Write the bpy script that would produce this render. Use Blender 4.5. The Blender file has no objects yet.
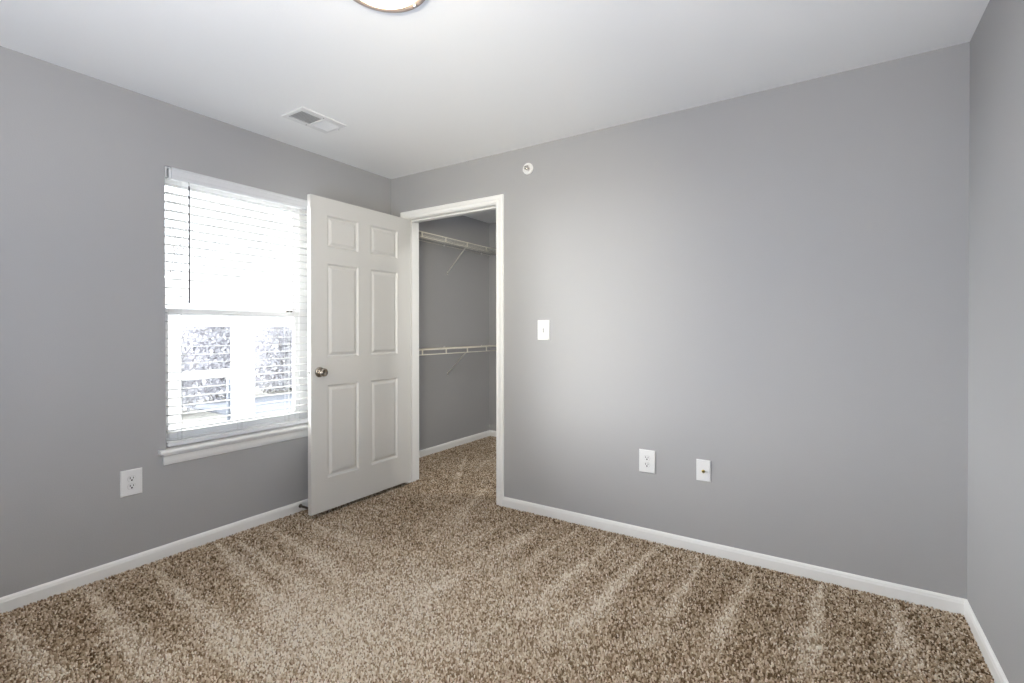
import bpy, bmesh, math, random
import numpy as np
from mathutils import Vector, Matrix

C = bpy.context.scene.collection
SC = bpy.context.scene
R = math.radians
random.seed(7)

# ------------------------------------------------------------------ camera, sky, exposure
cam_d = bpy.data.cameras.new('camera')
cam = bpy.data.objects.new('camera', cam_d)
C.objects.link(cam)
cam_d.sensor_fit = 'HORIZONTAL'
cam_d.sensor_width = 36.0
cam_d.lens = 36.0 * 491.52 / 1024
cam_d.shift_y = -(341.5 - 332.89) / 1024
cam_d.clip_start = 0.02
cam.location = (3.0011, -2.8170, 1.2164)
cam.rotation_mode = 'XYZ'
cam.rotation_euler = (R(90 - 0.335), R(0.03), R(33.034))
SC.camera = cam

W = bpy.data.worlds.new('sky')
SC.world = W
W.use_nodes = True
_n, _l = W.node_tree.nodes, W.node_tree.links
_bg = _n['Background']
_bg.inputs['Strength'].default_value = 1.0
SKY_BASE, SKY_GLOW = 2.6, 80.0        # overcast sky, and an added glow out of view brightening the room
_tc = _n.new('ShaderNodeTexCoord')
_dot = _n.new('ShaderNodeVectorMath')
_dot.operation = 'DOT_PRODUCT'
_dot.inputs[1].default_value = Vector((-0.80, -0.58, 0.14)).normalized()
_l.new(_tc.outputs['Generated'], _dot.inputs[0])
_cl = _n.new('ShaderNodeMath')
_cl.operation = 'MAXIMUM'
_cl.inputs[1].default_value = 0.0
_l.new(_dot.outputs['Value'], _cl.inputs[0])
_pw = _n.new('ShaderNodeMath')
_pw.operation = 'POWER'
_pw.inputs[1].default_value = 7.0
_l.new(_cl.outputs[0], _pw.inputs[0])
_st = _n.new('ShaderNodeMath')
_st.operation = 'MULTIPLY_ADD'
_st.inputs[1].default_value = SKY_GLOW
_st.inputs[2].default_value = SKY_BASE
_l.new(_pw.outputs[0], _st.inputs[0])
_tint = _n.new('ShaderNodeMix')
_tint.data_type = 'RGBA'
_tint.inputs['A'].default_value = (0.93, 0.96, 1.0, 1)
_tint.inputs['B'].default_value = (1.0, 0.985, 0.97, 1)
_l.new(_pw.outputs[0], _tint.inputs['Factor'])
_l.new(_tint.outputs['Result'], _bg.inputs['Color'])
_l.new(_st.outputs[0], _bg.inputs['Strength'])

LAMP_COLOR = (1.0, 0.85, 0.60)
CLOSET_COLOR = (1.0, 0.995, 0.97)
CLOSET_POWER = 310.0
LAMP_POWER = 28.0      # emission strength of the ceiling lamp's glass
SC.view_settings.view_transform = 'Standard'
SC.view_settings.look = 'None'
SC.view_settings.exposure = 0.13
SC.view_settings.gamma = 1.0
SC.view_settings.use_curve_mapping = False
try:
    SC.cycles.max_bounces = 14
    SC.cycles.diffuse_bounces = 10
    SC.cycles.transparent_max_bounces = 16
    SC.cycles.sample_clamp_indirect = 6.0
except Exception:
    pass

# unseen lights added behind the viewer: two ceiling fills, one warmer flash towards the doorway
for _n, _loc, _to, _size, _spread, _e, _c in (
        ('ceiling_fill', (2.6, -3.1, 1.6), (2.6, -3.1, 2.44), 0.3, 180, 62.0, (1.10, 1.0, 0.84)),
        ('ceiling_fill_low', (2.3, -3.05, 0.6), (2.1, -2.41, 2.44), 0.8, 180, 27.0, (0.82, 1.0, 1.30)),
        ('camera_flash', (2.8, -3.0, 1.5), (0.85, 0.0, 1.6), 0.4, 56, 5.6, (1.04, 0.97, 0.76))):
    _fl = bpy.data.lights.new(_n, 'AREA')
    _fl.shape = 'DISK'
    _fl.size = _size
    _fl.energy = _e
    _fl.spread = R(_spread)
    _fl.color = _c
    _fo = bpy.data.objects.new(_n, _fl)
    C.objects.link(_fo)
    _fo.location = _loc
    _fo.rotation_euler = (Vector(_to) - Vector(_loc)).to_track_quat('-Z', 'Y').to_euler()

# daylight portal filling the window opening (guides sampling of the sky only)
_pl = bpy.data.lights.new('window_portal', 'AREA')
_pl.shape = 'RECTANGLE'
_pl.size = 1.52
_pl.size_y = 0.92
_pl.cycles.is_portal = True
_po = bpy.data.objects.new('window_portal', _pl)
C.objects.link(_po)
_po.location = (-0.20, -1.159, 1.335)
_po.rotation_euler = (0, R(-90), 0)

# ------------------------------------------------------------------ room measures (metres)
L, H, YB = 3.49, 2.44, -3.45          # width, ceiling height, wall behind the camera
WT = 0.125                            # thickness of the closet wall
WX = 0.150                            # thickness of the window wall
WY0, WY1, WZ0, WZ1 = -1.618, -0.700, 0.553, 2.100    # window opening
DX0, DX1, DZ = 0.163, 1.050, 2.106    # rough opening of the closet door
CX0, CX1, CY1 = -0.300, 1.95, 1.782   # closet interior

# ------------------------------------------------------------------ materials
def nodes(m):
    m.use_nodes = True
    return m.node_tree, m.node_tree.nodes, m.node_tree.links, m.node_tree.nodes['Principled BSDF']

def mat(name, col, rough=0.5, metal=0.0, bump=0.0, scale=100.0, vary=0.0, spec=0.5, detail=2.0):
    m = bpy.data.materials.new(name)
    t, n, l, b = nodes(m)
    b.inputs['Roughness'].default_value = rough
    b.inputs['Metallic'].default_value = metal
    b.inputs['Specular IOR Level'].default_value = spec
    b.inputs['Base Color'].default_value = (*col, 1)
    tc = n.new('ShaderNodeTexCoord')
    nz = n.new('ShaderNodeTexNoise')
    nz.inputs['Scale'].default_value = scale
    nz.inputs['Detail'].default_value = detail
    l.new(tc.outputs['Object'], nz.inputs['Vector'])
    if vary > 0:
        r = n.new('ShaderNodeValToRGB')
        r.color_ramp.elements[0].position = 0.3
        r.color_ramp.elements[1].position = 0.7
        r.color_ramp.elements[0].color = (*[c * (1 - vary) for c in col], 1)
        r.color_ramp.elements[1].color = (*[min(1, c * (1 + vary)) for c in col], 1)
        l.new(nz.outputs['Fac'], r.inputs['Fac'])
        l.new(r.outputs['Color'], b.inputs['Base Color'])
    if bump > 0:
        bp = n.new('ShaderNodeBump')
        bp.inputs['Strength'].default_value = bump
        bp.inputs['Distance'].default_value = 0.001
        l.new(nz.outputs['Fac'], bp.inputs['Height'])
        l.new(bp.outputs['Normal'], b.inputs['Normal'])
    return m

M = {}
M['wall'] = mat('grey_wall_paint', (0.384, 0.384, 0.392), 0.62, bump=0.35, scale=170, spec=0.3)
M['ceiling'] = mat('ceiling_paint', (0.91, 0.91, 0.905), 0.9, bump=0.4, scale=140, spec=0.1)
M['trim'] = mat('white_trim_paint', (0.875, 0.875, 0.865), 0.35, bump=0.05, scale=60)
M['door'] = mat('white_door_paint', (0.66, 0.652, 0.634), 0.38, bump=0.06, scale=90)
M['plastic'] = mat('white_plastic', (0.79, 0.79, 0.79), 0.3, bump=0.02, scale=200)
M['vinyl'] = mat('white_vinyl', (0.90, 0.905, 0.91), 0.35, bump=0.02, scale=80)
M['valance'] = mat('grey_white_valance', (0.68, 0.69, 0.71), 0.4, bump=0.02, scale=80)
M['nickel'] = mat('satin_nickel', (0.44, 0.39, 0.335), 0.22, metal=1.0, bump=0.05, scale=300)
M['bronze'] = mat('dark_bronze', (0.10, 0.085, 0.07), 0.4, metal=0.8, bump=0.05, scale=300)
M['bolt'] = mat('dull_latch_metal', (0.075, 0.072, 0.07), 0.6, bump=0.03, scale=200)
M['ring'] = mat('brushed_ring_metal', (0.36, 0.30, 0.275), 0.45, metal=0.35, bump=0.05, scale=250)
M['dark'] = mat('dark_slot', (0.02, 0.02, 0.02), 0.7, bump=0.02)
M['vent'] = mat('white_vent_enamel', (0.80, 0.80, 0.80), 0.4, bump=0.03, scale=150)
M['duct'] = mat('grey_duct_metal', (0.46, 0.455, 0.45), 0.6, bump=0.03, scale=80)
M['wire'] = mat('white_wire_coating', (0.80, 0.77, 0.68), 0.35, bump=0.02, scale=200)
M['brace'] = mat('shaded_brace_coating', (0.68, 0.67, 0.63), 0.45, bump=0.02, scale=200)  # white coating greyed to carry the brace's shade in its colour
M['wand'] = mat('smoky_wand_plastic', (0.075, 0.07, 0.085), 0.25, bump=0.02, scale=100)
M['brass'] = mat('brass', (0.45, 0.36, 0.10), 0.3, metal=1.0, bump=0.02, scale=300)
M['chrome'] = mat('chrome', (0.62, 0.60, 0.57), 0.18, metal=1.0, bump=0.02, scale=300)
M['cord'] = mat('white_cord', (0.86, 0.86, 0.85), 0.8, bump=0.1, scale=600)
M['subfloor'] = mat('subfloor', (0.30, 0.25, 0.18), 0.9, bump=0.1, scale=30)
M['porch'] = mat('white_porch_paint', (0.88, 0.88, 0.885), 0.5, bump=0.05, scale=40)
M['roofing'] = mat('grey_shingles', (0.22, 0.22, 0.23), 0.9, bump=0.3, scale=30, vary=0.25)
M['bark'] = mat('grey_bark', (0.30, 0.285, 0.285), 0.95, bump=0.4, scale=25, vary=0.3)
M['leaf'] = mat('dull_leaves', (0.53, 0.525, 0.56), 0.85, bump=0.1, scale=6, vary=0.3)
M['lawn'] = mat('dry_winter_lawn', (0.34, 0.33, 0.30), 0.95, bump=0.5, scale=12, vary=0.25, detail=6)
M['drive'] = mat('blue_grey_asphalt', (0.22, 0.235, 0.27), 0.9, bump=0.2, scale=10, vary=0.1, detail=6)
M['bollard'] = mat('blue_grey_paint', (0.06, 0.07, 0.09), 0.5, bump=0.05, scale=60)

def slat_mat():
    m = bpy.data.materials.new('white_slat_vinyl')
    t, n, l, b = nodes(m)
    b.inputs['Base Color'].default_value = (0.66, 0.66, 0.655, 1)
    b.inputs['Roughness'].default_value = 0.5
    tr = n.new('ShaderNodeBsdfTranslucent')
    tr.inputs['Color'].default_value = (0.9, 0.9, 0.88, 1)
    mx = n.new('ShaderNodeMixShader')
    mx.inputs[0].default_value = 0.04
    tc = n.new('ShaderNodeTexCoord')
    nz = n.new('ShaderNodeTexNoise')
    nz.inputs['Scale'].default_value = 25
    bp = n.new('ShaderNodeBump')
    bp.inputs['Strength'].default_value = 0.04
    bp.inputs['Distance'].default_value = 0.001
    l.new(tc.outputs['Object'], nz.inputs['Vector'])
    l.new(nz.outputs['Fac'], bp.inputs['Height'])
    l.new(bp.outputs['Normal'], b.inputs['Normal'])
    l.new(b.outputs[0], mx.inputs[1])
    l.new(tr.outputs[0], mx.inputs[2])
    l.new(mx.outputs[0], n['Material Output'].inputs['Surface'])
    return m
M['slat'] = slat_mat()

def glass_mat():
    m = bpy.data.materials.new('window_glass')
    t, n, l, b = nodes(m)
    n.remove(b)
    tp = n.new('ShaderNodeBsdfTransparent')
    tp.inputs['Color'].default_value = (0.96, 0.975, 0.975, 1)
    gl = n.new('ShaderNodeBsdfGlossy')
    gl.inputs['Roughness'].default_value = 0.02
    fr = n.new('ShaderNodeFresnel')
    fr.inputs['IOR'].default_value = 1.45
    mx = n.new('ShaderNodeMixShader')
    l.new(fr.outputs[0], mx.inputs[0])
    l.new(tp.outputs[0], mx.inputs[1])
    l.new(gl.outputs[0], mx.inputs[2])
    l.new(mx.outputs[0], n['Material Output'].inputs['Surface'])
    return m
M['glass'] = glass_mat()

def lamp_mat(name, strength, col):
    m = bpy.data.materials.new(name)
    t, n, l, b = nodes(m)
    b.inputs['Base Color'].default_value = (0.9, 0.88, 0.84, 1)
    b.inputs['Roughness'].default_value = 0.3
    b.inputs['Emission Color'].default_value = (*col, 1)
    b.inputs['Emission Strength'].default_value = strength
    return m
M['lamp'] = lamp_mat('lit_frosted_glass', LAMP_POWER, LAMP_COLOR)
M['closet_fill'] = lamp_mat('closet_fill_glow', CLOSET_POWER, CLOSET_COLOR)

def carpet_mat():
    m = bpy.data.materials.new('flecked_beige_carpet')
    t, n, l, b = nodes(m)
    b.inputs['Roughness'].default_value = 1.0
    b.inputs['Specular IOR Level'].default_value = 0.05
    at = n.new('ShaderNodeAttribute'); at.attribute_name = 'yarn'     # one random yarn shade per tuft
    ap = n.new('ShaderNodeAttribute'); ap.attribute_name = 'nap_light'      # vacuumed pile direction plus the painted light in the room's middle
    ra = n.new('ShaderNodeValToRGB')
    e = ra.color_ramp.elements
    e[0].position = 0.0; e[0].color = (0.120, 0.076, 0.043, 1)
    e[1].position = 1.0; e[1].color = (0.92, 0.86, 0.775, 1)
    for p, c in ((0.22, (0.285, 0.205, 0.132)), (0.5, (0.54, 0.433, 0.322)), (0.78, (0.76, 0.663, 0.545))):
        x = e.new(p); x.color = (*c, 1)
    ad = n.new('ShaderNodeMath'); ad.operation = 'MULTIPLY_ADD'
    ad.inputs[1].default_value = 0.40
    ad.use_clamp = True
    l.new(ap.outputs['Fac'], ad.inputs[0])
    l.new(at.outputs['Fac'], ad.inputs[2])
    l.new(ad.outputs[0], ra.inputs['Fac'])
    l.new(ra.outputs['Color'], b.inputs['Base Color'])
    return m
M['carpet'] = carpet_mat()

# ------------------------------------------------------------------ mesh builder
class MB:
    def __init__(s):
        s.bm = bmesh.new()
    def _v(s, pts):
        return [s.bm.verts.new(p) for p in pts]
    def box(s, x0, y0, z0, x1, y1, z1, bev=0.0):
        v = s._v([(x, y, z) for x in (x0, x1) for y in (y0, y1) for z in (z0, z1)])
        fs = [(0, 1, 3, 2), (4, 6, 7, 5), (0, 4, 5, 1), (2, 3, 7, 6), (0, 2, 6, 4), (1, 5, 7, 3)]
        faces = [s.bm.faces.new([v[i] for i in f]) for f in fs]
        if bev > 0:
            ed = list({e for f in faces for e in f.edges})
            bmesh.ops.bevel(s.bm, geom=ed, offset=bev, segments=2, affect='EDGES', profile=0.5)
        return s
    def ring(s, loops, close_ends=True, smooth=False, closed_loop=True):
        """skin a list of equally long vertex loops"""
        vs = [s._v(lp) for lp in loops]
        n = len(vs[0])
        for a, b in zip(vs[:-1], vs[1:]):
            for i in range(n if closed_loop else n - 1):
                j = (i + 1) % n
                try:
                    f = s.bm.faces.new((a[i], a[j], b[j], b[i]))
                    f.smooth = smooth
                except ValueError:
                    pass
        if close_ends:
            s.bm.faces.new(vs[0][::-1])
            s.bm.faces.new(vs[-1])
        return s
    def sweep(s, profile, path_frames):
        """profile = [(u, v)...] placed in frames (origin, U, V)"""
        loops = [[tuple(Vector(o) + Vector(U) * u + Vector(Vv) * v) for u, v in profile] for o, U, Vv in path_frames]
        return s.ring(loops)
    def rod(s, a, b, r, n=8, r2=None, smooth=True):
        a, b = Vector(a), Vector(b)
        d = (b - a).normalized()
        u = d.orthogonal().normalized()
        w = d.cross(u)
        r2 = r if r2 is None else r2
        lp = lambda c, q: [tuple(c + (u * math.cos(2 * math.pi * i / n) + w * math.sin(2 * math.pi * i / n)) * q) for i in range(n)]
        return s.ring([lp(a, r), lp(b, r2)], smooth=smooth)
    def lathe(s, prof, origin, axis, n=32, caps=False):
        """prof = [(radius, height)...] turned about axis through origin"""
        o, d = Vector(origin), Vector(axis).normalized()
        u = d.orthogonal().normalized()
        w = d.cross(u)
        prev = None
        for r, h in prof:
            if r < 1e-6:
                cur = [s.bm.verts.new(o + d * h)]
            else:
                cur = [s.bm.verts.new(o + d * h + (u * math.cos(2 * math.pi * i / n) + w * math.sin(2 * math.pi * i / n)) * r) for i in range(n)]
            if prev is not None:
                for i in range(n):
                    j = (i + 1) % n
                    if len(prev) == 1 and len(cur) == 1:
                        continue
                    if len(prev) == 1:
                        f = (prev[0], cur[j], cur[i])
                    elif len(cur) == 1:
                        f = (prev[i], prev[j], cur[0])
                    else:
                        f = (prev[i], prev[j], cur[j], cur[i])
                    s.bm.faces.new(f).smooth = True
            prev = cur
        return s
    def prism(s, poly, d):
        """extrude polygon (3D points) by vector d"""
        d = Vector(d)
        return s.ring([poly, [tuple(Vector(p) + d) for p in poly]])
    def build(s, name, m, parent=None, loc=None):
        bm = s.bm
        bmesh.ops.recalc_face_normals(bm, faces=bm.faces[:])
        if loc is not None and parent is None:
            bmesh.ops.translate(bm, verts=bm.verts[:], vec=-Vector(loc))
        me = bpy.data.meshes.new(name)
        bm.to_mesh(me)
        bm.free()
        me.materials.append(M[m] if isinstance(m, str) else m)
        o = bpy.data.objects.new(name, me)
        C.objects.link(o)
        if parent is not None:
            # geometry is given in world metres: bring it into the root's own frame
            root = parent
            off = Vector((0, 0, 0))
            while root is not None:
                off += Vector(root.location)
                root = root.parent
            me.transform(Matrix.Translation(-off))
            o.parent = parent
        elif loc is not None:
            o.location = loc
        return o

def tag(o, label, cat, group=None, kind=None):
    o['label'] = label
    o['category'] = cat
    if group: o['group'] = group
    if kind: o['kind'] = kind
    return o

def thing(name, label, cat, loc, group=None, kind=None):
    o = bpy.data.objects.new(name, None)
    o.empty_display_size = 0.05
    C.objects.link(o)
    o.location = loc
    return tag(o, label, cat, group, kind)

def struct(o, label, cat):
    return tag(o, label, cat, None, 'structure')

def wall_rects(mb, u0, u1, v0, v1, holes, place):
    """box pieces of a wall rectangle around rectangular holes; place(u0,u1,v0,v1) adds one piece"""
    us = sorted({u0, u1, *[h[0] for h in holes], *[h[1] for h in holes]})
    for a, b in zip(us[:-1], us[1:]):
        cuts = sorted([(h[2], h[3]) for h in holes if h[0] <= a and h[1] >= b])
        z = v0
        for c0, c1 in cuts:
            if c0 > z: place(a, b, z, c0)
            z = c1
        if z < v1: place(a, b, z, v1)

# ------------------------------------------------------------------ room shell
def carpet():
    st = 0.0078
    x0, x1, y0, y1 = CX0 - 0.01, L + 0.01, YB - 0.01, CY1 + 0.01
    nx, ny = int((x1 - x0) / st) + 1, int((y1 - y0) / st) + 1
    rng = np.random.default_rng(3)
    gx, gy = np.meshgrid(x0 + np.arange(nx) * st, y0 + np.arange(ny) * st, indexing='ij')
    px = gx + rng.uniform(-.4, .4, gx.shape) * st
    py = gy + rng.uniform(-.4, .4, gx.shape) * st
    # broad softness of the pile
    def smooth_noise(cell, seed):
        r = np.random.default_rng(seed)
        mx, my = int((x1 - x0) / cell) + 3, int((y1 - y0) / cell) + 3
        g = r.uniform(-1, 1, (mx, my))
        fx, fy = (gx - x0) / cell, (gy - y0) / cell
        ix, iy = fx.astype(int), fy.astype(int)
        tx, ty = fx - ix, fy - iy
        tx, ty = tx * tx * (3 - 2 * tx), ty * ty * (3 - 2 * ty)
        return (g[ix, iy] * (1 - tx) * (1 - ty) + g[ix + 1, iy] * tx * (1 - ty) + g[ix, iy + 1] * (1 - tx) * ty + g[ix + 1, iy + 1] * tx * ty)
    nap_light = 0.13 * smooth_noise(0.33, 11) + 0.13 * smooth_noise(0.09, 12) + 0.10 * smooth_noise(0.035, 13) - 0.10
    # vacuum strokes: start point, end point, start width, end width, strength
    ST = [(2.18, -.06, 2.12, -1.02, .009, .055, .9), (2.43, -.12, 2.41, -.83, .009, .045, .85), (2.68, -.08, 2.60, -.89, .009, .05, .9),
          (2.96, -.04, 2.93, -.77, .009, .055, .9), (3.24, -.05, 3.24, -.54, .010, .06, .85), (1.96, -.10, 1.89, -.90, .009, .05, .75),
          (1.71, -.08, 1.66, -.75, .009, .045, .65), (1.49, -.08, 1.47, -.71, .012, .07, .5), (1.27, -.15, 1.24, -.7, .012, .07, .35),
          (.06, -1.39, 1.38, -1.65, .015, .085, .75), (.10, -1.30, 1.31, -1.46, .012, .075, .7), (.08, -1.09, .98, -1.23, .012, .07, .6),
          (.10, -1.98, 1.06, -2.05, .012, .075, .75), (.07, -1.72, 1.38, -1.82, .012, .08, .7), (.12, -2.26, .90, -2.26, .012, .075, .7),
          (.10, -.88, .8, -.98, .012, .08, .4), (1.42, -1.16, 1.46, -.79, .05, .03, .4),
          (.05, .91, .55, .12, .014, .03, .6), (.30, .91, .44, .53, .012, .02, .5), (.75, .3, 1.05, -.55, .03, .06, .4)]
    for ax, ay, bx, by, w0, w1, k in ST:
        dx, dy = bx - ax, by - ay
        ln = math.hypot(dx, dy)
        t = ((gx - ax) * dx + (gy - ay) * dy) / ln / ln
        d = ((gx - ax) * dy - (gy - ay) * dx) / ln
        w = w0 + (w1 - w0) * np.clip(t, 0, 1)
        along = np.clip((t + 0.02) / 0.05, 0, 1) * np.clip((1.25 - t) / 0.55, 0, 1)
        # one crisp edge, one soft edge, and the darker flank a stroke leaves beside it
        nap_light += k * along * np.exp(-(d / w) ** 2) 
        nap_light -= 0.08 * k * along * np.exp(-((np.abs(d) - 2.2 * w) / (1.2 * w)) ** 2)
    # painted pool of light: carpet made paler in the middle of the room
    nap_light += 0.85 * np.exp(-(((gx - 1.50) / 0.85) ** 2 + ((gy + 1.45) / 0.75) ** 2))
    keep = ((gx > .004) & (gx < L - .004) & (gy < -.004) & (gy > -3.05)) | ((gx > .182) & (gx < 1.036) & (gy > -.02) & (gy < WT + .02)) | ((gx > CX0 + .004) & (gx < 1.35) & (gy > WT + .004) & (gy < CY1 - .004))
    # every tuft is a leaning three-sided stub of yarn standing on the backing
    tx, ty, tn = px[keep], py[keep], nap_light[keep]
    n = len(tx)
    dark = rng.random(n) < 0.16
    ty_ = np.clip(np.where(dark, rng.normal(0.06, 0.06, n), rng.normal(0.50, 0.22, n)), 0, 1)
    hgt = rng.uniform(.007, .0125, n)
    la = rng.uniform(0, 2 * np.pi, n)
    lx, ly = np.cos(la) * .0028, np.sin(la) * .0028
    a0 = rng.uniform(0, 2 * np.pi, n)
    co = np.zeros((n, 6, 3), np.float32)
    for k in range(3):
        an = a0 + 2 * np.pi * k / 3
        co[:, k, 0], co[:, k, 1], co[:, k, 2] = tx + np.cos(an) * .0042, ty + np.sin(an) * .0042, -.0095
        co[:, 3 + k, 0], co[:, 3 + k, 1], co[:, 3 + k, 2] = tx + lx + np.cos(an + .5) * .0036, ty + ly + np.sin(an + .5) * .0036, -.0095 + hgt
    base = np.arange(n, dtype=np.int32)[:, None] * 6
    sides = np.concatenate([base + np.array([k, (k + 1) % 3, 3 + (k + 1) % 3, 3 + k], np.int32) for k in range(3)], 0)
    tops = base + np.array([3, 4, 5], np.int32)
    nv = n * 6
    # backing sheet under the tufts
    sheet = []
    for (ax, ay, bx, by) in ((-.005, YB - .005, L + .005, .003), (.17, 0, 1.045, WT), (CX0 - .005, WT, CX1, CY1 + .005)):
        sheet += [(ax, ay, -.0085), (bx, ay, -.0085), (bx, by, -.0085), (ax, by, -.0085)]
    vco = np.concatenate([co.reshape(-1, 3), np.array(sheet, np.float32)], 0)
    me = bpy.data.meshes.new('floor')
    me.vertices.add(len(vco))
    me.vertices.foreach_set('co', vco.ravel())
    quads = np.concatenate([sides, nv + np.arange(12, dtype=np.int32).reshape(3, 4)], 0)
    li = np.concatenate([quads.ravel(), tops.ravel()]).astype(np.int32)
    tot = np.concatenate([np.full(len(quads), 4, np.int32), np.full(len(tops), 3, np.int32)])
    me.loops.add(len(li))
    me.loops.foreach_set('vertex_index', li)
    me.polygons.add(len(tot))
    me.polygons.foreach_set('loop_start', (np.cumsum(tot) - tot).astype(np.int32))
    me.polygons.foreach_set('loop_total', tot)
    me.update()
    for nm, arr, fill in (('yarn', ty_, .12), ('nap_light', tn, -.1)):
        at = me.attributes.new(nm, 'FLOAT', 'POINT')
        at.data.foreach_set('value', np.concatenate([np.repeat(arr, 6), np.full(12, fill)]).astype(np.float32))
    me.materials.append(M['carpet'])
    o = bpy.data.objects.new('floor', me)
    C.objects.link(o)
    return struct(o, 'beige flecked carpet with vacuum strokes covering bedroom and closet', 'floor')
carpet()
struct(MB().box(CX0 - .15, YB - .1, -.12, L + .15, CY1 + .15, -.012).build('floor_slab', 'subfloor'), 'plain subfloor slab lying under the beige carpet', 'floor')

mb = MB().box(-WX, YB - .12, H, L + .12, WT, H + .12)
struct(mb.build('ceiling', 'ceiling'), 'white textured bedroom ceiling above the grey walls', 'ceiling')
mb = MB().box(CX0 - .12, WT, H, CX1 + .12, CY1 + .12, H + .12)
struct(mb.build('ceiling_closet', 'ceiling'), 'white ceiling inside the walk-in closet', 'ceiling')

mb = MB()
wall_rects(mb, YB - .12, 0.0, -.01, H, [(WY0, WY1, WZ0, WZ1)], lambda a, b, c, d: mb.box(-WX, a, c, 0, b, d))
struct(mb.build('wall_left', 'wall'), 'grey painted wall with the bright window in it', 'wall')
mb = MB()
wall_rects(mb, CX0 - .12, L + .12, -.01, H, [(DX0, DX1, -.01, DZ)], lambda a, b, c, d: mb.box(a, 0, c, b, WT, d))
struct(mb.build('wall_back', 'wall'), 'grey painted wall with closet doorway, light switch and outlet', 'wall')
struct(MB().box(L, YB - .12, -.01, L + .12, 0, H).build('wall_right', 'wall'), 'grey painted wall at the right edge, bare above its baseboard', 'wall')
struct(MB().box(0, YB - .12, -.01, L, YB, H).build('wall_front', 'wall'), 'plain grey wall facing the closet doorway, behind the viewer', 'wall')
struct(MB().box(CX0 - .12, WT, -.01, CX0, CY1 + .12, H).build('wall_closet_left', 'wall'), 'grey closet wall carrying the two wire shelves', 'wall')
struct(MB().box(CX0, CY1, -.01, CX1 + .12, CY1 + .12, H).build('wall_closet_back', 'wall'), 'narrow grey strip of closet wall at the far end of shelves', 'wall')
struct(MB().box(CX1, WT, -.01, CX1 + .12, CY1, H).build('wall_closet_right', 'wall'), 'grey closet wall out of sight opposite the wire shelves', 'wall')

# baseboards: profile (out, up)
BBP = [(0, -.01), (.0125, -.01), (.0125, .044), (.0105, .050), (.0095, .056), (.006, .0615), (.003, .064), (0, .064)]
def baseboard(name, a, b, out, label, m0=0, m1=0):
    """a,b ends on the wall; out = unit normal; m0/m1 = mitre sign at each end"""
    a, b, out = Vector((*a, 0)), Vector((*b, 0)), Vector((*out, 0))
    d = (b - a).normalized()
    loops = []
    for e, s in ((a, m0), (b, -m1)):
        loops.append([tuple(e + out * u + d * (u * s) + Vector((0, 0, v))) for u, v in BBP])
    o = MB().ring(loops).build(name, 'trim')
    return struct(o, label, 'baseboard')
baseboard('baseboard_left', (0, YB), (0, 0), (1, 0), 'white baseboard along the window wall', 1, 1)
baseboard('baseboard_back', (1.104, 0), (L, 0), (0, -1), 'white baseboard along the wall right of the closet doorway', 0, 1)
baseboard('baseboard_back_corner', (0, 0), (.117, 0), (0, -1), 'short white baseboard hidden behind the open door', 1, 0)
baseboard('baseboard_right', (L, 0), (L, YB), (-1, 0), 'white baseboard along the right edge wall', 1, 1)
baseboard('baseboard_closet_left', (CX0, WT), (CX0, CY1), (1, 0), 'white baseboard in the closet below the wire shelves', 1, 1)
baseboard('baseboard_closet_back', (CX0, CY1), (CX1, CY1), (0, -1), 'short white baseboard on far closet wall beside the doorway casing', 1, 1)

# ------------------------------------------------------------------ closet doorway: casing, jamb, door
# casing profile: across from inner edge (0) to outer edge (.058), out from wall
CP = [(0, 0), (0, .010), (.006, .013), (.016, .012), (.022, .0108), (.026, .0112), (.032, .0158), (.048, .0175), (.055, .016), (.058, .010), (.058, 0)]
def casing(y_wall, sgn, name, label):
    xi0, xi1, zi = .175, 1.045, 2.095
    def frame(x, z, ux, uz):
        return [(x + ux * u, y_wall - sgn * v, z + uz * u) for u, v in CP]
    loops = [frame(xi0, -.005, -1, 0), frame(xi0, zi, -1, 1), frame(xi1, zi, 1, 1), frame(xi1, -.005, 1, 0)]
    return struct(MB().ring(loops).build(name, 'trim'), label, 'door casing')
casing(0, 1, 'trim_1', 'white moulded casing around the closet doorway')
casing(WT, -1, 'trim_2', 'white casing on the closet side of the doorway')
# jamb with stop
def jamb():
    mb = MB()
    x0, x1, zt = .180, 1.038, 2.091
    mb.box(DX0, -.001, -.005, x0, WT + .001, zt + .014)
    mb.box(x1, -.001, -.005, DX1, WT + .001, zt + .014)
    mb.box(x0, -.001, zt, x1, WT + .001, zt + .014)
    mb.box(x0, .040, -.005, x0 + .011, .078, zt, .002)
    mb.box(x1 - .011, .040, -.005, x1, .078, zt, .002)
    mb.box(x0 + .011, .040, zt - .011, x1 - .011, .078, zt, .002)
    o = mb.build('trim_3', 'trim')
    struct(o, 'white door jamb with stop lining the closet doorway', 'door jamb')
    s = MB()
    s.box(x1 - .0022, .004, .915, x1 + .001, .034, .985, .0008)
    s.build('strike_plate', 'nickel', o)
    s = MB()
    s.box(x1 - .0026, .012, .935, x1 - .0018, .026, .965)
    s.build('strike_hole', 'dark', o)
jamb()

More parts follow.
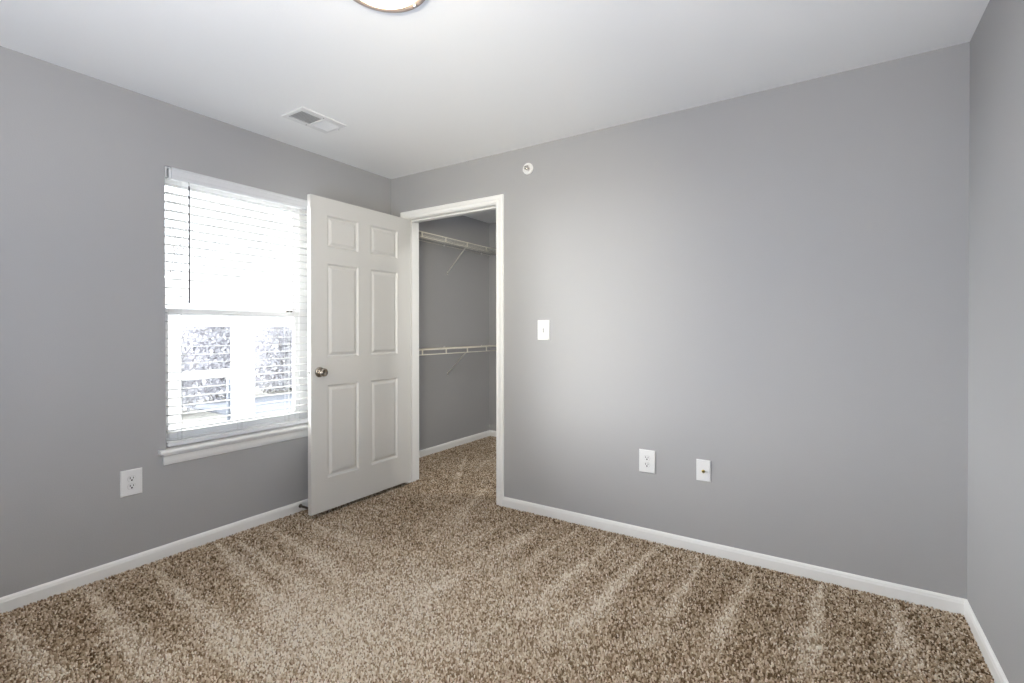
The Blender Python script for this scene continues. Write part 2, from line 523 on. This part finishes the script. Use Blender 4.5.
# six panel door, standing open at a right angle
DXF, DXB = .217, .184                 # the face we see and the face towards the window wall
DY0, DY1 = -.889, -.004               # free edge, hinge edge
DB, DT = .029, 2.084
def door():
    root = thing('door_1', 'white six panel closet door standing open with satin knob', 'door', (.180, -.004, DB), kind='structure')
    panels = []
    ya = (-.765, -.510)
    yb = (-.402, -.140)
    for y0, y1 in (ya, yb):
        for z0, z1 in ((1.762, 1.972), (1.035, 1.655), (.242, .853)):
            panels.append((y0, y1, z0, z1))
    bm_ = MB()
    # stiles and rails as one slab with sunk, raised-field panels on both faces
    ys = sorted({DY0, DY1, *ya, *yb})
    zs = sorted({DB, DT, 1.762, 1.972, 1.035, 1.655, .242, .853})
    def is_panel(y0, y1, z0, z1):
        return any(abs(p[0] - y0) < 1e-6 and abs(p[1] - y1) < 1e-6 and abs(p[2] - z0) < 1e-6 and abs(p[3] - z1) < 1e-6 for p in panels)
    b = bm_.bm
    for X, s in ((DXF, 1), (DXB, -1)):
        for i in range(len(ys) - 1):
            for j in range(len(zs) - 1):
                y0, y1, z0, z1 = ys[i], ys[i + 1], zs[j], zs[j + 1]
                if is_panel(y0, y1, z0, z1):
                    # rings: sticking slope down, flat, bevel up, raised field
                    prof = [(0, 0), (.003, .0035), (.009, .0105), (.013, .0115), (.018, .0115), (.034, .0025), (.038, .0020)]
                    prev = None
                    for off, dep in prof:
                        r = [b.verts.new((X - s * dep, yy, zz)) for yy, zz in ((y0 + off, z0 + off), (y1 - off, z0 + off), (y1 - off, z1 - off), (y0 + off, z1 - off))]
                        if prev:
                            for k in range(4):
                                b.faces.new((prev[k], prev[(k + 1) % 4], r[(k + 1) % 4], r[k]))
                        prev = r
                    b.faces.new(prev)
                else:
                    b.faces.new([b.verts.new((X, yy, zz)) for yy, zz in ((y0, z0), (y1, z0), (y1, z1), (y0, z1))])
    for q in ([(DXB, DY0, DB), (DXF, DY0, DB), (DXF, DY0, DT), (DXB, DY0, DT)], [(DXB, DY1, DB), (DXF, DY1, DB), (DXF, DY1, DT), (DXB, DY1, DT)],
              [(DXB, DY0, DT), (DXF, DY0, DT), (DXF, DY1, DT), (DXB, DY1, DT)], [(DXB, DY0, DB), (DXF, DY0, DB), (DXF, DY1, DB), (DXB, DY1, DB)]):
        b.faces.new(bm_._v(q))
    bmesh.ops.remove_doubles(b, verts=b.verts[:], dist=1e-5)
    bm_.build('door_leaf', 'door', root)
    # knobs on both faces
    kz, ky = .944, -.826
    kn = None
    for X, s in ((DXF, 1), (DXB, -1)):
        rose = [(0, 0), (.033, 0), (.0335, .003), (.031, .007), (.024, .010), (.014, .012), (.0115, .016)]
        ball = [(.0115, .012), (.0115, .024), (.016, .029), (.023, .034), (.0265, .041), (.027, .047), (.0255, .053), (.022, .0565), (.017, .0575), (.0155, .056), (0, .0555)]
        k = MB().lathe(ball, (X, ky, kz), (s, 0, 0), 36).build('knob', 'nickel', root)
        MB().lathe(rose, (X, ky, kz), (s, 0, 0), 36).build('rose', 'nickel', k)
    lp = MB().box(DXB + .005, DY0 - .0012, kz - .029, DXF - .005, DY0 + .001, kz + .029, .0006).build('latch_plate', 'door', root)
    MB().box(DXB + .008, DY0 - .0035, kz - .009, DXF - .008, DY0, kz + .009, .0008).build('latch_bolt', 'bolt', lp)
    for z in (.22, 1.05, 1.86):
        h = MB()
        h.rod((.180, -.008, z - .045), (.180, -.008, z + .045), .0055, 12)
        h.box(.1785, -.006, z - .045, .1815, .030, z + .045)
        h.box(.1820, DY1 - .03, z - .045, .1852, DY1 + .001, z + .045)
        h.build('hinge', 'nickel', root)
door()

# ------------------------------------------------------------------ door stop on the baseboard
def door_stop():
    y, z = -.830, .036
    root = thing('door_stop', 'dark spring door stop on baseboard reaching the open door', 'door stop', (.0125, y, z))
    MB().lathe([(0, 0), (.013, 0), (.013, .003), (.009, .008), (.006, .012)], (.0125, y, z), (1, 0, 0), 20).build('base', 'bronze', root)
    mb = MB()
    pts = []
    turns, n = 16, 12
    for i in range(turns * n + 1):
        a = 2 * math.pi * i / n
        pts.append((.022 + .095 * i / (turns * n), y + .0058 * math.cos(a), z + .0058 * math.sin(a)))
    loops = []
    for i, p in enumerate(pts):
        q = Vector(pts[min(i + 1, len(pts) - 1)]) - Vector(pts[max(i - 1, 0)])
        q.normalize()
        u = Vector((1, 0, 0)).cross(q).normalized()
        w = q.cross(u)
        loops.append([tuple(Vector(p) + (u * math.cos(k * math.pi / 2.5) + w * math.sin(k * math.pi / 2.5)) * .0022) for k in range(5)])
    mb.ring(loops, smooth=True)
    mb.build('spring', 'bronze', root)
    MB().lathe([(0, .028), (.0065, .027), (.008, .022), (.008, .006), (.006, 0), (0, 0)], (.115, y, z), (1, 0, 0), 20).build('rubber_tip', 'plastic', root)
door_stop()

# ------------------------------------------------------------------ window
def window():
    root = thing('window_1', 'bright white vinyl window behind lowered blinds', 'window', (-.115, (WY0 + WY1) / 2, .575), kind='structure')
    z0, z1 = .577, WZ1
    fw, fl, fr = .032, .018, .076
    f = MB()
    for (a, b, c, d) in ((WY0, WY0 + fl, z0, z1), (WY1 - fr, WY1, z0, z1), (WY0 + fl, WY1 - fr, z0, z0 + .035), (WY0 + fl, WY1 - fr, z1 - fw, z1)):
        f.box(-.150, a, c, -.075, b, d, .003)
    f.build('window_frame', 'vinyl', root)
    iy0, iy1 = WY0 + fl, WY1 - fr
    zm = 1.320
    def sash(name, xa, xb, za, zb, top, bot, st):
        m = MB()
        m.box(xa, iy0, za, xb, iy0 + st, zb, .003)
        m.box(xa, iy1 - st, za, xb, iy1, zb, .003)
        m.box(xa, iy0 + st, za, xb, iy1 - st, za + bot, .003)
        m.box(xa, iy0 + st, zb - top, xb, iy1 - st, zb, .003)
        s = m.build(name, 'vinyl', root)
        xm = (xa + xb) / 2
        MB().box(xm - .004, iy0 + st - .004, za + bot - .004, xm + .004, iy1 - st + .004, zb - top + .004).build('pane', 'glass', s)
        return s
    sash('upper_sash', -.142, -.116, zm - .016, z1 - fw, .034, .034, .028)
    lo = sash('lower_sash', -.112, -.082, z0 + .035, zm + .018, .036, .050, .030)
    MB().box(-.107, -.862, zm + .018, -.088, -.818, zm + .030, .004).build('sash_lock', 'bronze', lo)
    # stool with horns and apron
    st = MB()
    st.ring([[(x, y, z) for x, z in ((-.082, .553), (.0, .553), (.030, .553), (.036, .556), (.038, .564), (.036, .572), (.030, .575), (-.082, .575))] for y in (WY0 + .001, WY1 - .001)])
    st.ring([[(x, y, z) for x, z in ((.0, .553), (.030, .553), (.036, .556), (.038, .564), (.036, .572), (.030, .575), (.0, .575))] for y in (-1.656, WY0 + .001)])
    st.ring([[(x, y, z) for x, z in ((.0, .553), (.030, .553), (.036, .556), (.038, .564), (.036, .572), (.030, .575), (.0, .575))] for y in (WY1 - .001, -.650)])
    st.build('window_sill', 'trim', root)
    ap = [(0, .553), (.022, .553), (.022, .546), (.017, .540), (.015, .528), (.013, .512), (.010, .500), (.007, .492), (0, .492)]
    MB().ring([[(x, -1.640 - (z - .553) * .15, z) for x, z in ap], [(x, -.668, z) for x, z in ap]]).build('window_apron', 'trim', root)
window()

# ------------------------------------------------------------------ blinds
def blinds():
    ya, yb = -1.606, -.712
    root = thing('window_blind', 'white horizontal slat blind lowered in the window with slats open', 'blind', (-.03, (ya + yb) / 2, .577))
    hr = MB()
    hr.box(-.058, ya + .012, 2.045, -.004, yb - .012, 2.095, .002)
    hr.build('headrail', 'vinyl', root)
    va = MB()
    va.ring([[(x, y, z) for x, z in ((.001, 2.036), (.011, 2.036), (.013, 2.040), (.013, 2.050), (.010, 2.054), (.010, 2.082), (.013, 2.086), (.013, 2.094), (.010, 2.098), (.001, 2.098))] for y in (-1.589, yb + .002)])
    va.box(-.03, -1.589, 2.036, .001, -1.583, 2.098)
    va.build('valance', 'valance', root)
    br = MB()
    br.box(-.012, -1.616, 2.040, .004, -1.610, 2.097, .001)
    br.box(-.010, -1.610, 2.091, .004, -1.592, 2.096, .001)
    br.build('valance_bracket', 'plastic', root)
    # slats: one is built, the rest are copies sharing its mesh
    th = .0026
    first = None
    for k in range(-12, 18):
        z = 1.2166 + .0466 * k
        if first is None:
            prof = []
            for i in range(9):
                u = -.025 + .05 * i / 8
                prof.append((u, .0012 * (1 - (u / .025) ** 2) + th / 2))
            for i in range(8, -1, -1):
                u = -.025 + .05 * i / 8
                prof.append((u, .0012 * (1 - (u / .025) ** 2) - th / 2))
            m = MB().ring([[(-.030 + u, y, z + v) for u, v in prof] for y in (ya, yb)])
            first = m.build('slat', 'slat', root)
            z_first = z
        else:
            c = first.copy()
            C.objects.link(c)
            c.parent = root
            c.location = (0, 0, z - z_first)
    MB().box(-.056, ya, .583, -.004, yb, .607, .004).build('bottom_rail', 'valance', root)  # same vinyl in the darker valance tone, standing in for shade
    for y in (-1.537, -1.208, -.895):
        m = MB()
        for x in (-.057, -.003):
            m.rod((x, y, .592), (x, y, 2.05), .0009, 6)
        for k in range(-12, 18):
            z = 1.2166 + .0466 * k - .003
            m.rod((-.057, y, z), (-.003, y, z), .0006, 4)
        m.build('ladder_cord', 'cord', root)
        m = MB()
        m.rod((-.030, y + .008, .60), (-.030, y + .008, 2.05), .0009, 6)
        m.build('lift_cord', 'cord', root)
    w = MB()
    w.rod((.016, -1.506, 2.012), (.016, -1.507, 1.384), .0042, 6)
    w.rod((.016, -1.507, 1.384), (.016, -1.507, 1.366), .0056, 8, .0045)
    wd = w.build('tilt_wand', 'wand', root)
    h = MB()
    h.rod((.016, -1.506, 2.010), (.016, -1.506, 2.030), .0018, 6)
    h.rod((.016, -1.506, 2.030), (-.002, -1.506, 2.042), .0018, 6)
    h.build('hook', 'chrome', wd)
blinds()

# ------------------------------------------------------------------ ceiling light
def ceiling_light():
    cx, cy = 1.692, -1.624
    root = thing('ceiling_light', 'lit round flush ceiling light with brushed metal rim', 'ceiling light', (cx, cy, H))
    o = (cx, cy, H)
    MB().lathe([(0, 0), (.105, 0), (.122, -.001), (.124, -.012), (.0, -.014)], o, (0, 0, 1), 48).build('canopy', 'vent', root)
    ring = [(.1275, -.003), (.150, -.002), (.1555, -.005), (.1590, -.012), (.1585, -.018), (.155, -.0225), (.147, -.0235), (.134, -.0230), (.1275, -.020), (.1275, -.003)]
    MB().lathe(ring, o, (0, 0, 1), 64).build('rim', 'ring', root)
    gl = [(.1265, -.016)]
    for i in range(1, 13):
        a = math.pi / 2 * i / 12
        gl.append((.1265 * math.cos(a) if i < 12 else 0, -.016 - .042 * math.sin(a)))
    MB().lathe(gl, o, (0, 0, 1), 64).build('glass_shade', 'lamp', root)
    for a in (83, 203, 323):
        d = Vector((math.cos(R(a)), math.sin(R(a)), 0))
        p = Vector(o) + d * .140 + Vector((0, 0, -.0215))
        MB().lathe([(0, 0), (.0045, -.001), (.0055, -.006), (.0045, -.010), (0, -.012)], p, (0, 0, 1), 16).build('clip', 'chrome', root)
ceiling_light()

def closet_fill_light():  # unseen light added to brighten the closet walls
    o = (1.80, .40, H)
    root = thing('closet_fill_light', 'added round light out of view on the closet ceiling, brightening the closet', 'ceiling light', o)
    MB().lathe([(0, 0), (.095, 0), (.098, -.006), (.096, -.020), (.088, -.024), (.084, -.022), (0, -.020)], o, (0, 0, 1), 40).build('housing', 'vent', root)
    MB().lathe([(.083, -.0215), (.080, -.0245), (.060, -.0265), (0, -.028)], o, (0, 0, 1), 40).build('diffuser', 'closet_fill', root)
closet_fill_light()

# ------------------------------------------------------------------ ceiling air register
def register():
    x0, x1, y0, y1 = .372, .572, -1.180, -.888
    root = thing('ceiling_vent', 'white ceiling air register with two louver banks', 'vent', ((x0 + x1) / 2, (y0 + y1) / 2, H))
    ix0, ix1, iy0, iy1, ym = .405, .531, -1.160, -.905, -1.018
    m = MB()
    zt, zb = H, H - .007
    for a in ((x0, y0, ix0, y1), (ix1, y0, x1, y1), (ix0, y0, ix1, iy0), (ix0, iy1, ix1, y1), (ix0, ym - .006, ix1, ym + .006)):
        m.box(a[0], a[1], zb, a[2], a[3], zt)
    m.build('frame', 'vent', root)
    MB().box(ix0 - .002, iy0 - .002, H - .0008, ix1 + .002, iy1 + .002, H + .0004).build('duct_back', 'duct', root)
    for (ya, yb, s) in ((iy0, ym - .006, -1), (ym + .006, iy1, 1)):
        m = MB()
        n = 12
        for i in range(n):
            y = ya + (yb - ya) * (i + .5) / n
            h, w = .0062, (.0042 if s < 0 else .0030) * s
            m.prism([(ix0, y - w, H - .0008), (ix0, y - w + .0010, H - .0008), (ix0, y + w + .0010, H - h), (ix0, y + w, H - h)], (ix1 - ix0, 0, 0))
        m.build('louver_bank', 'vent', root)
    m = MB()
    m.box(.508, -.901, zb - .010, .512, -.899, zb + .002)
    m.box(.505, -.903, zb - .014, .515, -.897, zb - .009, .001)
    m.build('damper_lever', 'vent', root)
    for x, y in ((.388, -1.034), (.552, -1.034)):
        MB().lathe([(0, -.0022), (.003, -.0016), (.004, 0)], (x, y, zb), (0, 0, 1), 12).build('screw', 'chrome', root)
register()

# ------------------------------------------------------------------ wall plates
def plate(mb, P, w, h, d=.006):
    """bevelled plate; P maps (u, v, out) to the world"""
    a = [(-w, -h, 0), (w, -h, 0), (w, h, 0), (-w, h, 0)]
    loops = []
    for ins, o in ((0, 0), (0, d * .45), (.004, d)):
        loops.append([P(u - math.copysign(ins, u), v - math.copysign(ins, v), o) for u, v, _ in a])
    mb.ring(loops)
    return mb
def pbox(mb, P, u0, v0, o0, u1, v1, o1):
    mb.ring([[P(u, v, o) for u, v in ((u0, v0), (u1, v0), (u1, v1), (u0, v1))] for o in (o0, o1)])
    return mb
def frame_back(x, z):      # on the closet wall, facing the room (-y)
    return lambda u, v, o: (x + u, -o, z + v)
def frame_left(y, z):      # on the window wall, facing +x
    return lambda u, v, o: (o, y + u, z + v)

def screw(root, P, u, v, o, mtl='plastic'):
    c = Vector(P(u, v, o))
    n = (Vector(P(u, v, o + 1)) - c)
    MB().lathe([(0, .0012), (.0025, .001), (.0034, 0)], c, n, 12).build('screw', mtl, root)

def outlet(P, label):
    root = thing('wall_outlet', label, 'outlet', P(0, 0, 0), 'duplex outlets on the grey walls')
    plate(MB(), P, .047, .066).build('cover_plate', 'plastic', root)
    for s in (1, -1):
        cv = s * .0195
        m = MB()
        lp = []
        for o in (.004, .0082):
            pts = []
            for i in range(24):
                a = 2 * math.pi * i / 24
                pts.append(P(.0172 * math.cos(a), cv + max(-.0135, min(.0135, .0172 * math.sin(a))), o))
            lp.append(pts)
        m.ring(lp)
        rc = m.build('receptacle', 'plastic', root)
        # dark gap line around the receptacle, blade slots and ground hole
        m = MB()
        pbox(m, P, -.0088, cv + .0000, .0078, -.0052, cv + .0092, .0084)
        pbox(m, P, .0052, cv + .0000, .0078, .0084, cv + .0085, .0084)
        c = Vector(P(0, cv - .0068, .0078))
        n = Vector(P(0, cv - .0068, 1.0078)) - c
        m.lathe([(0, 0), (.0042, 0), (.0042, .0006), (0, .0006)], c, n, 12)
        m.build('slot', 'dark', rc)
        m = MB()
        lp = []
        for o in (.0058, .0063):
            pts = []
            for i in range(24):
                a = 2 * math.pi * i / 24
                pts.append(P(.0182 * math.cos(a), cv + max(-.0145, min(.0145, .0182 * math.sin(a))), o))
            lp.append(pts)
        m.ring(lp).build('gap', 'duct', rc)
    screw(root, P, 0, 0, .0062)
outlet(frame_left(-1.775, .4385), 'white duplex outlet on window wall, below and left of window')
outlet(frame_back(2.106, .4545), 'white duplex outlet on closet wall, left of coax plate')

def coax():
    P = frame_back(2.417, .4495)
    root = thing('coax_plate', 'narrow white wall plate with brass coax jack', 'wall plate', P(0, 0, 0))
    plate(MB(), P, .037, .058).build('cover_plate', 'plastic', root)
    j = MB().lathe([(0, 0), (.0095, 0), (.0095, .0035), (.0062, .0036), (.0062, .0125), (.0048, .013), (.0048, .009), (0, .009)], P(0, -.004, .0055), (0, -1, 0), 6).build('coax_jack', 'brass', root)
    MB().lathe([(0, .0096), (.0042, .0096), (.0042, .0090), (0, .0090)], P(0, -.004, .0055), (0, -1, 0), 12).build('jack_core', 'dark', j)
    screw(root, P, 0, .042, .006)
    screw(root, P, 0, -.042, .006)
coax()

def switch():
    P = frame_back(1.418, 1.216)
    root = thing('light_switch', 'white toggle light switch beside the closet doorway', 'light switch', P(0, 0, 0))
    plate(MB(), P, .045, .066).build('cover_plate', 'plastic', root)
    m = MB()
    m.ring([[P(u, v, o) for u, v in ((-.0052, -.012), (.0052, -.012), (.0052, .012), (-.0052, .012))] for o in (.005, .0066)])
    m.build('toggle_slot', 'duct', root)
    m = MB()
    m.ring([[P(u * .0042, -.006 + v * .0055, .005) for u, v in ((-1, -1), (1, -1), (1, 1), (-1, 1))],
            [P(u * .0036, -.013 + v * .0040, .018) for u, v in ((-1, -1), (1, -1), (1, 1), (-1, 1))]])
    m.build('toggle', 'plastic', root)
    screw(root, P, 0, .030, .006)
    screw(root, P, 0, -.030, .006)
switch()

# ------------------------------------------------------------------ sidewall sprinkler
def sprinkler():
    x, z = 1.300, 2.292
    o = (x, 0, z)
    ax = (0, -1, 0)
    root = thing('sprinkler_head', 'small round sidewall sprinkler high on wall near the closet doorway', 'sprinkler', o)
    MB().lathe([(.0, .001), (.018, .001), (.020, .004), (.027, .012), (.032, .014), (.0365, .012), (.038, .006), (.038, 0), (0, 0)], o, ax, 40).build('escutcheon', 'trim', root)
    m = MB().lathe([(0, 0), (.012, 0), (.012, .010), (.009, .013), (.009, .016), (0, .016)], o, ax, 20)
    m.build('body', 'chrome', root)
    for k in (-1, 1):
        m = MB()
        m.rod((x + k * .010, -.012, z), (x + k * .013, -.022, z), .0024, 8)
        m.rod((x + k * .013, -.022, z), (x + k * .003, -.031, z), .0024, 8)
        m.build('frame_arm', 'chrome', root)
    MB().rod((x, -.016, z), (x, -.030, z), .0022, 8).build('bulb', 'bronze', root)
    m = MB()
    m.lathe([(0, .030), (.013, .030), (.0135, .0312), (.013, .0325), (0, .0325)], o, ax, 20)
    m.box(x - .015, -.034, z + .010, x + .015, -.018, z + .012)
    m.build('deflector', 'chrome', root)
sprinkler()

# ------------------------------------------------------------------ closet wire shelves
def wire_shelf(zd, label):
    xw, xf = CX0, .004                     # wall side, front
    y0, y1 = WT + .012, CY1 - .004
    root = thing('wire_shelf', label, 'shelf', (xw, (y0 + y1) / 2, zd), 'wire shelves in the closet')
    m = MB()
    n = int((y1 - y0) / .0254)
    for i in range(n + 1):
        y = y0 + (y1 - y0) * i / n
        m.rod((xw + .004, y, zd), (xf, y, zd), .0009, 5)
    for x in (xw + .008, xw + .105, xw + .205):
        m.rod((x, y0, zd - .003), (x, y1, zd - .003), .0022, 8)
    m.build('wire_deck', 'wire', root)
    m = MB()
    m.rod((xf, y0, zd), (xf, y1, zd), .0042, 10)
    m.build('front_rail', 'wire', root)
    m = MB()
    m.rod((xf, y0, zd - .043), (xf, y1, zd - .043), .0042, 10)
    m.build('hanging_rod', 'wire', root)
    y = .356
    k = 0
    ys = []
    while y - .3165 > y0: y -= .3165
    while y < y1:
        ys.append(y)
        y += .3165
    for yy in ys:
        MB().box(xf - .003, yy - .006, zd - .046, xf + .003, yy + .006, zd + .002).build('lip_tie', 'wire', root)
    for yy in (1.010,):
        b = MB()
        p0, p1 = Vector((xf - .004, yy - .035, zd - .046)), Vector((xw + .006, yy + .035, zd - .270))
        d = (p1 - p0).normalized()
        b.sweep([(-.0075, 0), (.0075, 0), (.0075, .002), (.0015, .002), (.0015, .009), (-.0015, .009), (-.0015, .002), (-.0075, .002)], [(p0, (0, 1, 0), (d.z, 0, -d.x)), (p1, (0, 1, 0), (d.z, 0, -d.x))])
        b.box(xw, yy + .028, zd - .292, xw + .004, yy + .042, zd - .258)
        br = b.build('brace', 'brace', root)
        MB().lathe([(0, .002), (.004, .0015), (.005, 0)], (xw + .004, yy + .035, zd - .280), (1, 0, 0), 12).build('screw', 'chrome', br)
    for yy in [q for i, q in enumerate(ys) if i % 2 == 0]:
        MB().box(xw, yy - .006, zd - .010, xw + .014, yy + .006, zd + .006, .001).build('wall_clip', 'plastic', root)
    m = MB()
    m.box(xw + .26, y1 - .001, zd - .050, xf + .012, CY1, zd + .010, .001)
    m.build('end_bracket', 'plastic', root)
wire_shelf(2.074, 'white wire shelf with hanging rod, above head height in the closet')
wire_shelf(1.042, 'white wire shelf with hanging rod at waist height in the closet')

# ------------------------------------------------------------------ outside the window
GZ = -0.45
struct(MB().box(-40, -22, GZ - .3, -WX - .3, 30, GZ).build('ground', 'lawn'), 'pale dry lawn outside beyond the window', 'ground')
mb = MB().box(-9.0, 2.2, GZ, -4.0, 6.0, GZ + .03)
struct(mb.build('driveway', 'drive'), 'blue-grey asphalt drive outside behind the porch', 'pavement')

def porch():
    root = thing('porch', 'white painted porch with square posts and rail outside the window', 'porch', (-3.0, .4, GZ))
    P = lambda y0, y1: MB().box(-3.0 - .14, y0, GZ, -3.0, y1, 1.262, .006)
    P(-.62, -.268).build('post', 'porch', root)
    P(.336, .558).build('post', 'porch', root)
    P(1.16, 1.42).build('post', 'porch', root)
    MB().box(-3.16, -.75, 1.262, -2.98, 1.60, 1.46, .006).build('beam', 'porch', root)
    MB().box(-3.10, -.268, .655, -3.03, .267, .750, .005).build('rail', 'porch', root)
    MB().prism([(-3.10, -.80, 1.46), (-3.10, 1.65, 1.46), (-3.10, .42, 2.25)], (.06, 0, 0)).build('gable', 'porch', root)
    m = MB()
    for s in (-1, 1):
        e = .42 + s * 1.45
        m.prism([(-3.22, .42, 2.27), (-3.22, e, 1.42), (-3.22, e, 1.37), (-3.22, .42, 2.21)], (.35, 0, 0))
    m.build('roof_edge', 'porch', root)
porch()

def bollard():
    x, y = -4.6, 1.10
    MBo = MB().lathe([(0, 0), (.07, 0), (.07, .88), (.062, .93), (.035, .97), (0, .98)], (x, y, GZ), (0, 0, 1), 24)
    tag(MBo.build('bollard', 'bollard', loc=(x, y, GZ)), 'short blue-grey post standing behind the white porch rail', 'bollard')
bollard()

def bare_tree(x, y, h, seed, label, r0=.07, lean=(0, 0), leafy=0):
    rnd = random.Random(seed)
    root = thing('bare_tree', label, 'tree', (x, y, GZ), 'trees beyond the porch')
    tips = []
    segs = {0: MB(), 1: MB()}
    def grow(p, d, ln, r, lev):
        q = p + d * ln
        segs[0 if lev == 0 else 1].rod(tuple(p), tuple(q), r, 6 if lev < 2 else 4, r * .72)
        if lev >= 5 or r < .004:
            tips.append(q)
            return
        tips.append(q)
        nb = 2 if lev == 0 else rnd.choice((2, 3))
        for _ in range(nb):
            nd = (d + Vector((rnd.uniform(-.8, .8), rnd.uniform(-.8, .8), rnd.uniform(-.15, .6)))).normalized()
            grow(q, nd, ln * rnd.uniform(.62, .85), r * .62, lev + 1)
    grow(Vector((x, y, GZ - .05)), Vector((lean[0], lean[1], 1)).normalized(), h * .30, r0, 0)
    segs[0].build('trunk', 'bark', root)
    segs[1].build('branches', 'bark', root)
    if leafy:
        m = MB()
        for t in tips:
            for _ in range(leafy):
                c = t + Vector((rnd.gauss(0, .16), rnd.gauss(0, .16), rnd.gauss(0, .13)))
                u = Vector((rnd.gauss(0, 1), rnd.gauss(0, 1), rnd.gauss(0, 1))).normalized()
                v = u.orthogonal().normalized()
                s = rnd.uniform(.03, .06)
                m.bm.faces.new(m._v([tuple(c + u * s), tuple(c + v * s * .5), tuple(c - u * s), tuple(c - v * s * .5)]))
        lf = m.build('foliage', 'leaf', root)
        lf['kind'] = 'stuff'
bare_tree(-6.2, -.55, 2.6, 5, 'leaning bare tree at the left of the window view', .06, (.05, .30))
bare_tree(-12.5, 3.2, 4.6, 8, 'leafy tree seen between the porch posts, left bay', .07, (0, 0), 5)
bare_tree(-13.5, 8.0, 5.0, 13, 'leafy tree seen beyond the right porch bay', .07, (0, .05), 5)

def shrub(x, y, w, h, seed, n, label):
    rnd = random.Random(seed)
    root = thing('shrub', label, 'shrub', (x, y, GZ), 'shrubs beyond the porch')
    m = MB()
    for _ in range(26):
        b = Vector((x + rnd.uniform(-.3, .3) * w, y + rnd.uniform(-.3, .3) * w, GZ))
        t = Vector((x + rnd.uniform(-.5, .5) * w, y + rnd.uniform(-.5, .5) * w, GZ + h * rnd.uniform(.6, 1)))
        m.rod(tuple(b), tuple(t), .02, 5, .006)
    m.build('stems', 'bark', root)
    m = MB()
    for _ in range(n):
        a = rnd.uniform(0, 2 * math.pi)
        rr = w * .5 * math.sqrt(rnd.random())
        zz = rnd.random()
        rr *= (1 - .55 * zz * zz)
        c = Vector((x + rr * math.cos(a), y + rr * math.sin(a), GZ + .1 + (h - .1) * zz))
        u = Vector((rnd.gauss(0, 1), rnd.gauss(0, 1), rnd.gauss(0, 1))).normalized()
        v = u.orthogonal().normalized()
        s = rnd.uniform(.035, .075)
        m.bm.faces.new(m._v([tuple(c + u * s), tuple(c + v * s * .5), tuple(c - u * s), tuple(c - v * s * .5)]))
    f = m.build('foliage', 'leaf', root)
    f['kind'] = 'stuff'
shrub(-8.2, 1.25, 1.8, 1.75, 1, 6000, 'low shrub behind the left bay of the porch')
shrub(-9.6, 3.0, 2.1, 2.4, 2, 8000, 'taller shrub behind the left bay of the porch')
shrub(-9.8, 5.15, 2.1, 2.5, 3, 8500, 'broad shrub beyond the paved strip, right porch bay')
shrub(-10.4, 7.3, 2.2, 2.7, 4, 8500, 'tallest shrub at the right end of the porch view')
